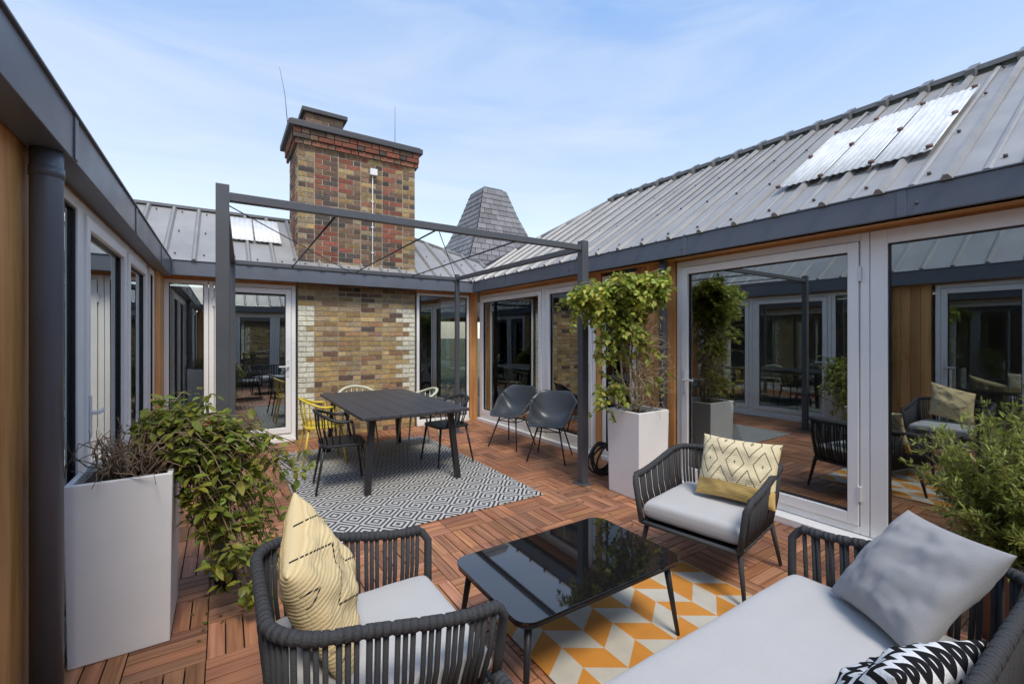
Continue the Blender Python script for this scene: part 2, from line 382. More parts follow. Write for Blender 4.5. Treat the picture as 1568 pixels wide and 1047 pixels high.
def rib(p0,p1,nrm,side,h=.032,w=.022,mb=None):
    mb=mb or rb
    p0=Vector(p0);p1=Vector(p1);s=Vector(side);n=Vector(nrm)
    vs=[]
    for p in (p0,p1):
        vs+=[p-s*(w*1.4)+n*.001,p-s*w*.5+n*h,p+s*w*.5+n*h,p+s*(w*1.4)+n*.001]
    mb.add(vs,[(0,1,5,4),(1,2,6,5),(2,3,7,6),(0,3,2,1),(4,5,6,7)])
nR=Vector((-T,0,1)).normalized(); nB=Vector((0,-T,1)).normalized(); nL=Vector((T,0,1)).normalized()
def zr(x): return z0+T*(x-FR)
def zb(y): return z0+T*(y-FB)
y=-4.8
while y<7.4:
    xa=FR-.02 if y<FB else y-(FB-FR); xb=RX if y<RE else (RX+RE-y)
    if xb>xa+.05:
        rib((xa,y,zr(xa)),(xb,y,zr(xb)),nR,(0,1,0),h=.036)
        if y<RE: rc.ob((RX-.05,y,RZ+.03),(.10,0,.06),(0,.035,0),(-.015,0,.03))
        for t in (.06,.34,.66,.93):
            x=xa+(xb-xa)*t; c=Vector((x,y+.11,zr(x)))+nR*.008
            if y>-1: bl.tube([c-nR*.008,c+nR*.010],.011,6)
    ym=y+.165
    if ym<7.3:
        xa=FR if ym<FB else ym-(FB-FR); xb=RX if ym<RE else (RX+RE-ym)
        if xb>xa+.05: rib((xa,ym,zr(xa)),(xb,ym,zr(xb)),nR,(0,1,0),h=.010,w=.016)
    y+=.33
x=-3.9
while x<4.2:
    ya=FB-.02 if x<FR else x+(FB-FR); yb=BY if x<BX else BY+(x-BX)*(VY-BY)/(VX-BX)
    if yb>ya+.05:
        rib((x,ya,zb(ya)),(x,yb,zb(yb)),nB,(1,0,0),h=.034)
        for t in (.1,.5,.9):
            yy=ya+(yb-ya)*t; c=Vector((x+.1,yy,zb(yy))); bl.tube([c,c+nB*.018],.011,6)
    x+=.30
y=-4.8
while y<7:
    rib((FL-.03,y,z0),(LX,y,z0+T*2.31),nL,(0,1,0)); y+=.33
x=-.4
while x<3.6:
    rib((x,FS,z0),(x,FS-1.8,z0+T*1.8),Vector((0,T,1)).normalized(),(1,0,0)); x+=.33
rb.obj('roof_ribs',M_rib,house)
def cap(p,q,w=.09,h=.03):
    rc.tube([p,q],w*.55,8,flat=.6)
rc.box(RX-.07,RX+.07,-5,RE,RZ+.01,RZ+.055); rc.box(-4,BX,BY-.06,BY+.06,BZ-.005,BZ+.035)
cap((RX,RE,RZ+.02),(VX,VY,VZ+.01),.07); cap((BX,BY,BZ+.01),(VX,VY,VZ+.012),.06)
rc.obj('ridge_caps',M_roofdark,house)
bl.obj('roof_bolts',M_bolt,house)
def panelR(y0_,y1_,x0_,x1_):
    n=28; vs=[];fs=[]
    for i in range(n+1):
        y=y0_+(y1_-y0_)*i/n; h=.045+.004*math.sin(i*1.6)
        for x in (x0_,x1_): vs.append(Vector((x,y,zr(x)))+nR*h)
    for i in range(n): fs.append((2*i,2*i+1,2*i+3,2*i+2))
    rl.add(vs,fs,smooth=True)
panelR(.98,1.32,4.10,5.36); panelR(1.335,1.66,4.12,5.36); panelR(1.675,2.02,4.14,5.28)
def panelB(x0_,x1_,y0_,y1_):
    n=20; vs=[];fs=[]
    for i in range(n+1):
        x=x0_+(x1_-x0_)*i/n; h=.042+.004*math.sin(i*1.6)
        for y in (y0_,y1_): vs.append(Vector((x,y,zb(y)))+nB*h)
    for i in range(n): fs.append((2*i,2*i+2,2*i+3,2*i+1))
    rl.add(vs,fs,smooth=True)
panelB(.05,.38,7.45,8.15); panelB(.40,.74,7.45,8.15)
rl.obj('rooflight_sheets',M_light,house,solid=.006)
b=MB()
for yy in (1.0,1.33,1.67,2.0):
    for xx in (4.14,4.75,5.32):
        c=Vector((xx,yy,zr(xx)))+nR*.05; b.tube([c,c+nR*.02],.02,8)
b.obj('rooflight_fixings',mat('rust_fixing',(.16,.08,.06),.7),house)
# interiors
it=MB()
it.box(7.4,7.5,-5,9.9,-.1,2.35); it.box(XR+.08,7.4,-5,9.9,-.1,-.02,mi=1); it.box(XR+.06,8.2,-5,9.9,2.36,2.40)
it.box(-4.1,-4.0,-5,9.9,-.1,2.35); it.box(-4.0,XL-.08,-5,9.9,-.1,-.02,mi=1); it.box(-4.8,XL-.07,-5,9.9,2.42,2.43)
it.box(XL-.08,XR+.08,9.4,9.5,-.1,2.35); it.box(XL-.08,XR+.08,YB+.08,9.4,-.1,-.02,mi=1); it.box(XL-.06,XR+.05,YB+.06,9.6,2.42,2.43)
it.box(-4,8,-5.1,-5,-.1,2.35); it.box(XL-.08,XR+.08,-5,YS-.08,-.1,-.02,mi=1); it.box(XL-.06,XR+.05,-4.9,YS-.06,2.42,2.43)
it.box(3.2,3.25,7.3,9.4,0,2.35)
it.box(5.0,5.9,1.6,3.4,0,.42,mi=2); it.box(5.7,5.95,1.6,3.4,.42,.8,mi=2); it.box(4.9,5.8,-.6,.7,.70,.74,mi=2)
for yy in (-.5,.6): it.box(5.0,5.05,yy,yy+.05,0,.7,mi=2); it.box(5.6,5.65,yy,yy+.05,0,.7,mi=2)
it.box(7.36,7.39,2.0,2.9,1.1,1.9,mi=3); it.box(7.36,7.39,.2,.8,1.1,1.9,mi=3); it.box(6.6,7.3,4.5,6.5,0,1.6,mi=2)
it.box(-3.97,-3.93,3,4,1.1,1.9,mi=3); it.box(-2.6,-1.7,3.0,4.8,0,.7,mi=2)
it.box(-.3,.6,9.36,9.39,1.1,1.9,mi=3); it.box(-.4,.7,8.4,9.0,0,.72,mi=2)
it.obj('interior_rooms',[M_int,M_intfl,M_intobj,M_pic],house)
b=MB(); b.box(XL+.03,-.55,2.05,2.36,0,.10); b.obj('stone_step',M_conc,bevel=.01)
def pipe(x,y,ztop,r=.052):
    e=empty('drainpipe'); b=MB(); b.tube([(x,y,0),(x,y,ztop-.12),(x,y,ztop)],r,28)
    b.obj('pipe',M_slate,e)
    b=MB()
    b.tube([(x,y,ztop-.13),(x,y,ztop-.09)],r*1.06,28)
    b.obj('collar',M_slate,e)
pipe(-.595,2.53,2.27,.050); pipe(XR-.13,2.98,2.30,.042)
# ------------------------------------------------------------------ chimney
ch=empty('brick_chimney')
cx0,cx1,cy0,cy1=.91,2.68,7.06,8.0
b=MB(); b.box(cx0+.005,cx1-.005,cy0+.005,cy1-.005,0,4.5); b.obj('mortar_core',M_mortar,ch)
OC=[(.38,.26,.105),(.42,.30,.14),(.33,.21,.09),(.36,.27,.16)]; RD=[(.27,.085,.05),(.23,.075,.045),(.30,.12,.07)]; BR=[(.17,.10,.06),(.20,.12,.07),(.12,.075,.055),(.23,.14,.085),(.085,.065,.055)]
def bcol(z,t,tot,side):
    r=R(); e=min(t,tot-t)
    if z>4.22: c=random.choice(RD) if r<.6 else random.choice(BR); s=.75
    elif z>2.2:
        s=ru(.75,1.05)
        if side: c=random.choice(OC+BR)
        elif e<.27: c=random.choice(OC) if r<.55 else random.choice(BR)
        elif e<.50: c=random.choice(RD) if r<.5 else random.choice(BR)
        else:
            c=random.choice(BR) if r<.66 else (random.choice(OC) if r<.88 else random.choice(RD))
    else:
        s=ru(1.0,1.3); c=random.choice(OC) if r<.80 else random.choice(BR+[(.34,.20,.10),(.32,.18,.09)])
        if z>2.0: s*=.6
    s*=ru(.8,1.2)
    return tuple(max(.01,a*s) for a in c)
bk=MB(); ch_=.075
def course(z,x0,x1,y,axis,flip,proud=0,zone=True,dark=False):
    tot=x1-x0; t=-(.111 if flip else 0.0); seq=0
    while t<tot-.01:
        w=.2225 if (seq%2==0) else .111
        a=max(0,t)+.006; c=min(tot,t+w)-.006; seq+=1; t+=w
        if c-a<.03: continue
        col=bcol(z,(a+c)/2,tot,axis=='x')
        if dark: k=random.choice(BR); col=tuple(v*.8 for v in k)
        if axis=='y' and zone and .12<z<1.93:
            big=int((z-.12)/.225)%2
            lim=.27 if big else .14
            if (a+c)/2<lim or (a+c)/2>tot-lim: q=ru(.66,.80); col=(q,q*.97,q*.76)
        e=ru(0,.004)+proud
        if axis=='y': bk.box(x0+a,x0+c,y-e,y+.03,z+.0065,z+ch_-.0065,col)
        elif axis=='xl': bk.box(y-e,y+.03,x0+a,x0+c,z+.0065,z+ch_-.0065,col)
        else: bk.box(y-.03,y+e,x0+a,x0+c,z+.0065,z+ch_-.0065,col)
nC=int(4.5/ch_)
for i in range(nC):
    z=i*ch_; out=0
    if z>4.20: out=.02
    if z>4.27: out=.045
    if z>4.34: out=.07
    course(z,cx0-out,cx1+out,cy0-out,'y',i%2)
    if z>2.3:
        course(z,cy0+.03,cy1,cx0-out,'xl',i%2); course(z,cy0+.03,cy1,cx1+out,'xr',i%2)
b=MB(); b.box(1.06,1.60,7.36,7.90,4.55,4.9); b.obj('flue_core',M_mortar,ch)
for i in range(4):
    course(4.60+i*ch_,1.05,1.61,7.35,'y',i%2,zone=False,dark=True); course(4.60+i*ch_,7.38,7.9,1.05,'xl',i%2,dark=True)
bk.obj('bricks',M_brick,ch)
b=MB(); b.box(cx0-.13,cx1+.10,cy0-.11,cy1+.10,4.50,4.585); b.box(cx0-.10,cx1+.07,cy0-.08,cy1+.07,4.586,4.61); b.box(1.0,1.66,7.30,7.95,4.90,4.97)
b.obj('capping_slabs',M_lead,ch,bevel=.012)
b=MB(); b.box(cx0-.06,cx0-.004,cy0-.03,8.1,ZE,2.62); b.box(cx0-.05,cx1+.05,cy0-.03,cy0-.007,ZE-.0,2.56)
b.obj('lead_flashing',M_roofdark,ch)
b=MB(); b.box(1.93,2.04,cy0-.07,cy0-.006,4.02,4.12); b.tube([(1.975,cy0-.02,4.02),(1.975,cy0-.02,2.45)],.009,6)
for z in (2.8,3.2,3.6): b.box(1.955,1.995,cy0-.032,cy0-.006,z,z+.02)
b.obj('junction_box_and_conduit',M_plast,ch,bevel=.004)
b=MB(); b.tube([(.80,7.2,4.5),(.76,7.2,5.0),(.69,7.2,5.38)],[.006,.004,.003],5); b.tube([(2.42,7.3,4.5),(2.42,7.3,5.35)],[.006,.003],5)
b.obj('aerials',M_bolt,ch)
# ------------------------------------------------------------------ slate tower
tw=empty('slate_roof_tower'); b=MB(); TX,TY=7.0,12.1
prof=[(2.0,1.70),(3.6,1.42),(4.2,1.14),(4.45,.95),(5.2,.66),(6.02,.40)]
def hw(z):
    for (za,wa),(zb_,wb) in zip(prof,prof[1:]):
        if za<=z<=zb_: return wa+(wb-wa)*(z-za)/(zb_-za)
    return prof[-1][1]
core=MB(); vs=[];
for z,w in prof:
    w-=.03; vs+=[(TX-w,TY-w,z),(TX+w,TY-w,z),(TX+w,TY+w,z),(TX-w,TY+w,z)]
fs=[]
for i in range(len(prof)-1):
    for k in range(4): fs.append((i*4+k,i*4+(k+1)%4,i*4+4+(k+1)%4,i*4+4+k))
fs.append((20,21,22,23)); core.add(vs,fs); core.obj('core',M_lead,tw)
z=2.6; i=0
while z<5.98:
    dz=.17; w0,w1=hw(z),hw(min(6.0,z+dz))
    n=max(2,int(2*w0/.26))
    for face in range(4):
        a=face*math.pi/2; ca,sa=math.cos(a),math.sin(a)
        def pt(t,w,zz,o): 
            x=t*w; y=-(w+o); return (TX+x*ca-y*sa,TY+x*sa+y*ca,zz)
        off=(i%2)*.5/n
        for k in range(n+1):
            t0=max(-1,-1+2*(k/n-off)); t1=min(1,-1+2*((k+1)/n-off))
            if t1-t0<.03: continue
            q=ru(.12,.20); col=(q*1.05,q,q*1.03)
            g=.006
            b.add([pt(t0+g,w0,z-.01,.022),pt(t1-g,w0,z-.01,.022),pt(t1-g,w1,z+dz,.0),pt(t0+g,w1,z+dz,.0),pt(t0+g,w0,z-.01,.0),pt(t1-g,w0,z-.01,.0)],[(0,1,2,3),(4,5,1,0)],col)
    z+=dz; i+=1
b.obj('slates',M_slates,tw)
b=MB(); b.box(TX-.34,TX+.34,TY-.34,TY+.34,6.0,6.07); b.obj('lead_top',M_lead,tw,bevel=.05)
# ------------------------------------------------------------------ pergola
pg=empty('metal_pergola'); b=MB()
px0,px1,py0,py1=.0,3.08,3.40,6.30
for (x,y,w) in ((px0,py0,.037),(px1,py0,.040),(.1,py1,.03),(px1,py1,.03)):
    b.box(x-w,x+w,y-w,y+w,0.006,2.47); b.box(x-.075,x+.075,y-.075,y+.075,0.002,.012)
w=.027
b.box(px0+.038,px1-.041,py0-w,py0+w,2.37,2.425); b.box(.131,px1-.031,py1-w*.8,py1+w*.8,2.37,2.42)
b.box(px1-w,px1+w,py0+.041,py1-.031,2.372,2.427); 
b.ob(((px0+.1)/2,(py0+py1)/2,2.40),(w,0,0),(.05,(py1-py0)/2-.04,0),(0,0,.027))
b.obj('posts_and_beams',M_post,pg,bevel=.003)
b=MB()
for x in (.7,1.5,2.3): b.tube([(x,py0,2.39),(x+.05,py1,2.39)],.008,6)
b.tube([(px0,py0,2.36),(1.5,py1,2.36)],.004,5); b.tube([(1.5,py0,2.36),(px1,py1,2.36)],.004,5)
b.obj('wires',M_black,pg)
# ------------------------------------------------------------------ rugs
b=MB(); b.box(.55,2.55,3.36,6.32,.004,.012); b.obj('diamond_pattern_rug',rug1(),bevel=.003)
b=MB(); b.box(1.2,2.56,-.1,2.16,.004,.012); b.obj('orange_chevron_rug',rug2(),bevel=.003)
# ------------------------------------------------------------------ cushions
def soft(c,W,U,Th,p=2.0,q=.45,n=26,pinch=.07,mb=None,rnd=.0):
    c=Vector(c);W=Vector(W);U=Vector(U);Nn=W.cross(U).normalized()
    mb=mb or MB(); vs=[];uv=[];cols=[];fs=[]
    seed=ru(0,100)
    for side in (1,-1):
        for i in range(n+1):
            for j in range(n+1):
                u=math.sin((i/n*2-1)*math.pi/2); v=math.sin((j/n*2-1)*math.pi/2)
                h=max(0,(1-abs(u)**p)*(1-abs(v)**p))**q
                x=u*(1-pinch*(1-v*v)*u*u); y=v*(1-pinch*(1-u*u)*v*v)
                wr=rnd*(mn.noise(Vector((u*2.2+seed,v*2.2,side)))+.35*mn.noise(Vector((u*6+seed,v*6,side))))
                th=Th*h*(1+wr)
                vs.append(c+W*x+U*y+Nn*side*th); uv.append(((u+1)/2,(v+1)/2)); cols.append((1,1,1) if side>0 else (0,0,0))
    m=(n+1)**2
    for i in range(n):
        for j in range(n):
            a=i*(n+1)+j; b_=a+n+1
            fs.append((a,b_,b_+1,a+1)); fs.append((m+a,m+a+1,m+b_+1,m+b_))
    mb.add(vs,fs,cols,0,uv,True); return mb
def pillow(name,c,W,U,Th,m): soft(c,W,U,Th,n=40,rnd=.35).obj(name,m)
def rrect(x0,x1,y0,y1,r,n=8):
    p=[]
    for cx,cy,a0 in ((x1-r,y1-r,0),(x0+r,y1-r,90),(x0+r,y0+r,180),(x1-r,y0+r,270)):
        for i in range(n+1):
            a=math.radians(a0+90*i/n); p.append((cx+r*math.cos(a),cy+r*math.sin(a)))
    return p
# ------------------------------------------------------------------ rope seats
def rope_seat(name,w,d,loc,rz,hb=.70,ha=.60):
    e=empty(name,loc,rz)
    def upath(w,d,r,n=70):
        pts=[]
        hw_=w/2; y1=d/2; yb=-d/2
        L1=d-r; arc=math.pi/2*r; L2=w-2*r; tot=2*L1+2*arc+L2
        for i in range(n+1):
            s=tot*i/n
            if s<L1: p=(-hw_,y1-s)
            elif s<L1+arc:
                a=(s-L1)/r; p=(-hw_+r-r*math.cos(a),yb+r-r*math.sin(a))
            elif s<L1+arc+L2: p=(-hw_+r+(s-L1-arc),yb)
            elif s<L1+2*arc+L2:
                a=(s-L1-arc-L2)/r; p=(hw_-r+r*math.sin(a),yb+r-r*math.cos(a))
            else: p=(hw_,yb+r+(s-L1-2*arc-L2))
            pts.append(p)
        return pts,tot
    n=160
    top,tot=upath(w,d,.16,n); bot,_=upath(w-.10,d-.07,.11,n)
    def hz(y):
        t=(y+d/2)/d; t=min(1,max(0,t)); s=t*t*(3-2*t); return hb+(ha-hb)*s
    T3=[Vector((x,y,hz(y))) for x,y in top]; B3=[Vector((x,y,.30)) for x,y in bot]
    fl=Vector((-w/2+.015,d/2+.045,ha-.05)); frr=Vector((w/2-.015,d/2+.045,ha-.05))
    fl2=Vector((-w/2+.05,d/2+.03,.30)); fr2=Vector((w/2-.05,d/2+.03,.30))
    rail=[fl2,(fl+fl2)/2,fl,Vector((-w/2,d/2+.02,ha-.012))]+T3+[Vector((w/2,d/2+.02,ha-.012)),frr,(frr+fr2)/2,fr2]
    b=MB(); b.tube(rail,.0175,10)
    loop=B3+[fr2,fl2]; b.tube(loop,.014,8,closed=True); b.obj('frame',M_rope,e)
    b=MB(); ncord=int(tot/.027)
    for i in range(ncord+1):
        k=int(i/ncord*n); a,c=T3[k],B3[k]
        m=(a+c)/2+Vector((a.x,a.y,0)).normalized()*.012
        b.tube([a,m,c],.0088+ru(-.0008,.0008),6)
        t_=(T3[min(k+1,n)]-T3[max(k-1,0)]).normalized()
        b.tube([a-t_*.010,a+t_*.010],.0205,9)
    b.obj('rope_cords',M_rope,e)
    b=MB()
    for x in [-w/2+.07,w/2-.07]:
        for y in (-d/2+.08,d/2-.02):
            sx=1 if x>0 else -1; sy=1 if y>0 else -1
            b.tube([(x,y,.31),(x+sx*.045,y+sy*.05,0.013)],[.017,.0105],10)
    b.obj('legs',M_rope,e)
    b=MB(); b.box(-w/2+.07,w/2-.07,-d/2+.06,d/2+.02,.285,.305); b.obj('seat_base',M_black,e,bevel=.004)
    mb=soft((0,.035,.378),(w/2-.055,0,0),(0,d/2-.015,0),.062,p=14,q=.32,pinch=.0,n=40,rnd=.09)
    mb.obj('seat_cushion',M_cush,e)
    b=MB(); pts=[]
    for x,y in rrect(-(w/2-.058),w/2-.058,-(d/2-.02)+.035,(d/2-.02)+.035,.03): pts.append((x,y,.378))
    b.tube(pts,.004,5,closed=True); b.obj('cushion_piping',M_cush,e)
    return e
rope_seat('rope_armchair',.70,.66,(.43,1.62,0),math.radians(-90),hb=.70,ha=.60)
rope_seat('rope_armchair',.70,.66,(2.69,1.73,0),math.radians(90+11),hb=.68,ha=.59)
rope_seat('rope_sofa',1.66,.72,(1.44,.63,0),0,hb=.70,ha=.60)
M_pc=pil('chevron');M_pd=pil('diamond');M_pz=pil('zigzag')
pillow('straw_throw_pillow',(.275,1.63,.665),(-.035,-.20,-.06),(-.085,.01,.195),.10,M_pc)
pillow('diamond_throw_pillow',(2.77,1.60,.645),(.05,-.235,0),(.075,.015,.185),.075,M_pd)
pillow('grey_throw_pillow',(2.07,.555,.64),(-.130,-.165,.01),(.105,-.095,.175),.085,M_cush2)
pillow('zigzag_throw_pillow',(1.52,.44,.555),(.17,-.05,.01),(.03,-.09,.12),.065,M_pz)
# ------------------------------------------------------------------ coffee table
def slab(mb,poly,z0_,z1_,mi=0,col=(1,1,1)):
    n=len(poly); vs=[(x,y,z0_) for x,y in poly]+[(x,y,z1_) for x,y in poly]
    fs=[tuple(range(n-1,-1,-1)),tuple(range(n,2*n))]+[(i,(i+1)%n,n+(i+1)%n,n+i) for i in range(n)]
    mb.add(vs,fs,col,mi)
ct=empty('coffee_table',(1.44,1.69,0)); b=MB(); slab(b,rrect(-.49,.49,-.31,.31,.075),.390,.402); b.obj('glass_top',M_glassblk,ct,bevel=.002)
b=MB(); slab(b,rrect(-.485,.485,-.305,.305,.07),.374,.3895); 
for sx in (-1,1):
    for sy in (-1,1): b.tube([(sx*.42,sy*.245,.376),(sx*.465,sy*.285,.013)],[.017,.010],10)
b.obj('frame_and_legs',M_black,ct)
# ------------------------------------------------------------------ dining table
dt=empty('dining_table',(1.61,5.17,0)); b=MB()
W2,L2=.55,1.04
for i in range(6):
    x0_=-W2+i*(2*W2/6); q=ru(.85,1.15); b.box(x0_+.002,x0_+2*W2/6-.002,-L2,L2,.725,.755,(q,q,q))
b.obj('table_top',M_dtable,dt,bevel=.003)
b=MB(); b.box(-W2+.06,W2-.06,-L2+.1,L2-.1,.70,.724)
for sx in (-1,1):
    for sy in (-1,1):
        c=Vector((sx*.44,sy*.90,.356)); tl=Vector((-sx*.03,-sy*.03,.35)); b.ob(c,(.028,0,0),(0,.028,0),tl)
b.obj('frame_and_legs',M_black,dt,bevel=.003)
def dining_chair(loc,rz,m):
    e=empty('dining_chair',loc,rz); b=MB()
    slab(b,rrect(-.215,.215,-.20,.22,.08),.435,.46); b.obj('seat',m,e,bevel=.006)
    b=MB()
    for sx in (-1,1):
        b.tube([(sx*.17,.18,.44),(sx*.215,.235,.012)],[.014,.010],8); b.tube([(sx*.16,-.16,.44),(sx*.205,-.235,.012)],[.014,.010],8)
    b.obj('legs',m,e)
    b=MB(); rail=[]
    for i in range(25):
        a=math.radians(-20+220*i/24); rail.append(Vector((.255*math.cos(a),-.235*math.sin(a)+.0,.68+.09*max(0,math.sin(a))**1.5)))
    b.tube(rail,.014,8,flat=1.6); 
    for i in range(3,22,2):
        p=rail[i]; a=math.radians(-20+220*i/24); q=Vector((.185*math.cos(a),-.185*math.sin(a),.45)); b.tube([p,(p+q)/2+Vector((.012*math.cos(a),-.012*math.sin(a),0)),q],.0065,6)
    for k in (0,24):
        p=rail[k]; b.tube([p,Vector((.2*(1 if k==0 else -1),.12,.45))],.012,8)
    b.obj('backrest',m,e)
dining_chair((.98,4.62,.012),math.radians(-90-6),M_black); dining_chair((.98,5.62,.012),math.radians(-90),M_yellow)
dining_chair((2.24,4.85,.012),math.radians(90+5),M_black); dining_chair((2.24,5.75,.012),math.radians(90),M_cream)
dining_chair((1.6,6.42,.012),math.radians(180),M_cream)
# ------------------------------------------------------------------ shell chairs
def shell(loc,rz):
    e=empty('shell_armchair',loc,rz); b=MB()
    pr=[(.235,.425,.20,.0),(.20,.44,.225,.02),(.10,.425,.25,.08),(-.02,.412,.275,.20),(-.12,.42,.295,.245),(-.20,.47,.30,.22),(-.245,.56,.29,.15),(-.275,.66,.265,.08),(-.30,.76,.21,.03),(-.31,.80,.15,.0)]
    def ev(t):
        k=t*(len(pr)-1); i=min(int(k),len(pr)-2); f_=k-i
        P0=pr[max(i-1,0)];P1=pr[i];P2=pr[i+1];P3=pr[min(i+2,len(pr)-1)]
        return [.5*((2*P1[j])+(-P0[j]+P2[j])*f_+(2*P0[j]-5*P1[j]+4*P2[j]-P3[j])*f_*f_+(-P0[j]+3*P1[j]-3*P2[j]+P3[j])*f_**3) for j in range(4)]
    nu,nv=24,30; vs=[];fs=[]
    for j in range(nv+1):
        y,z,w_,l=ev(j/nv)
        for i in range(nu+1):
            u=i/nu*2-1; au=abs(u)
            fw_=max(0,(j/nv-.45))*2
            vs.append((u*w_,y+.16*fw_*au**2.2*min(1,l*8),z+l*au**3))
    for j in range(nv):
        for i in range(nu):
            a=j*(nu+1)+i; fs.append((a,a+1,a+nu+2,a+nu+1))
    b.add(vs,fs,smooth=True); b.obj('shell',M_shell,e,solid=.010)
    b=MB()
    for sx in (-1,1):
        b.tube([(sx*.13,.10,.41),(sx*.235,.235,.0)],[.011,.009],8); b.tube([(sx*.13,-.10,.405),(sx*.225,-.24,.0)],[.011,.009],8)
        b.tube([(sx*.15,.12,.35),(sx*.15,-.12,.35)],.006,6)
    b.tube([(-.15,.12,.35),(.15,.12,.35)],.006,6); b.tube([(-.15,-.12,.35),(.15,-.12,.35)],.006,6)
    b.tube([(-.15,.12,.35),(.15,-.12,.35)],.006,6)
    b.obj('legs',M_black,e)
shell((3.38,4.32,0),math.radians(128)); shell((3.34,5.12,0),math.radians(112))
# ------------------------------------------------------------------ planters & plants
def planter(x0,x1,y0,y1,h,tp=.012):
    e=empty('white_planter_box'); b=MB(); t=.025
    def ring(z,o): return [(x0-o,y0-o,z),(x1+o,y0-o,z),(x1+o,y1+o,z),(x0-o,y1+o,z)]
    vs=ring(0.002,-tp)+ring(h,0)+ring(h,-t)+ring(h-.08,-t)
    fs=[(3,2,1,0)]
    for k in range(3):
        for i in range(4): fs.append((k*4+i,k*4+(i+1)%4,k*4+4+(i+1)%4,k*4+4+i))
    b.add(vs,fs); b.obj('box',M_planter,e,bevel=.005)
    b=MB(); b.add(ring(h-.05,-t+.002),[(0,1,2,3)]); b.obj('soil',M_soil,e)
planter(-.595,-.205,2.74,3.22,.83); planter(3.16,3.58,2.74,3.14,.80)
def rdir():
    while True:
        v=Vector((ru(-1,1),ru(-1,1),ru(-1,1)))
        if .05<v.length<1: return v.normalized()
def leaf(mb,p,d,L,W,col,fold=.25,droop=.2,sr=.5):
    d=d.normalized(); s=d.cross(Vector((0,0,1))+rdir()*sr)
    if s.length<.01: s=d.orthogonal()
    s.normalize(); n=s.cross(d)
    a=p; m1=p+d*L*.35; m2=p+d*L*.7-n*L*droop*.4; t=p+d*L-n*L*droop
    vs=[a,m1-s*W+n*W*fold,m1,m1+s*W+n*W*fold,m2-s*W*.8+n*W*fold*.6,m2,m2+s*W*.8+n*W*fold*.6,t]
    mb.add(vs,[(0,2,1),(0,3,2),(1,2,5,4),(2,3,6,5),(4,5,7),(5,6,7)],col)
def lc(bright=1,yel=0):
    q=ru(.6,1.3)*bright; return (.165*q*(1+yel*ru(0,.7)),.245*q,.042*q)
def stem(mb,a,bp,sag,r0,r1,n=8,jit=.02,mi=0):
    a=Vector(a);bp=Vector(bp); pts=[]
    for i in range(n+1):
        t=i/n; p=a.lerp(bp,t)+Vector((0,0,sag*4*t*(1-t)))
        if 0<i<n: p+=rdir()*jit
        pts.append(p)
    mb.tube(pts,[r0+(r1-r0)*i/n for i in range(n+1)],5,mi=mi); return pts
pl=empty('leafy_trailing_shrub'); st=MB(); lf=MB()
blobs=[((-.19,3.03,1.05),(.23,.18,.17),20,.10,1.25,3),((-.03,2.95,.86),(.21,.2,.19),20,.15,1.2,3),((.24,2.90,.76),(.21,.17,.13),20,.22,1.25,3),((.05,2.86,.52),(.21,.17,.18),24,.3,1.15,4),((.12,2.76,.25),(.15,.13,.19),22,.35,1.15,5),((-.08,2.88,.62),(.10,.13,.2),10,.25,1.1,3)]
for c,r,ns,sag,br,per in blobs:
    for i in range(ns):
        d=rdir(); tgt=Vector(c)+Vector((d.x*r[0],d.y*r[1],d.z*r[2]))*ru(.6,1.25)
        if tgt.x<-.2 and tgt.z<.85: tgt.z=.9
        if tgt.z<.06: tgt.z=.06
        src=Vector((ru(-.42,-.25),ru(2.82,3.12),.79))
        pts=stem(st,src,tgt,sag,.0055,.0018,9,.025)
        for k in range(3,10):
            p=pts[k]
            if p.x<-.19 and p.z<.83: continue
            for _ in range(per if k>5 else 2):
                dd=rdir(); dd.z=dd.z*.6-.15
                leaf(lf,p+rdir()*.025,dd,ru(.045,.09),ru(.012,.020),lc(br,.9))
for i in range(90):
    src=Vector((ru(-.5,-.3),ru(2.8,3.15),.79)); tgt=src+Vector((ru(-.16,.22),ru(-.16,.16),ru(.0,.2)))
    pts=stem(st,src,tgt,ru(.02,.14),.0045,.0015,6,.025)
    stem(st,pts[3],pts[3]+rdir()*.10,0,.002,.001,3,.01)
for i in range(34):
    src=Vector((ru(-.3,-.22),ru(2.78,3.1),.83)); tgt=Vector((ru(-.1,.4),ru(2.7,2.95),ru(.08,.6)))
    pts=stem(st,src,tgt,ru(.15,.3),.003,.0012,9,.03)
    for k in (6,7,8,9):
        if R()<.6 and pts[k].x>-.17: leaf(lf,pts[k],rdir(),ru(.04,.07),.014,lc(1.2,.9))
st.obj('stems',M_bark,pl); lf.obj('leaves',M_leaf,pl)
lw_=MB()
for i in range(12):
    p=Vector((ru(-.28,.1),ru(2.8,3.05),ru(.85,1.05)))
    for k in range(4): leaf(lw_,p,rdir(),.025,.008,(.5,.05,.10))
lw_.obj('blossoms',M_leaf,pl)
b=MB(); b.tube([(.02,3.2,.01),(.02,3.2,.14)],[.06,.08],16); b.obj('dark_plant_pot',M_black)
ws=empty('climbing_wisteria'); st=MB(); lf=MB()
trunks=[]
for k in range(5):
    pts=[];ph=k*1.7
    for i in range(18):
        t=i/17; z=.76+t*1.18
        pts.append(Vector((3.36+.03*math.cos(ph+t*9)-.15*t+(k-2)*.09*t*(1.2-t)*2,2.94+.03*math.sin(ph+t*9)+.08*t,z))+rdir()*.008)
    st.tube(pts,[.012-.006*i/17 for i in range(18)],7); trunks.append(pts)
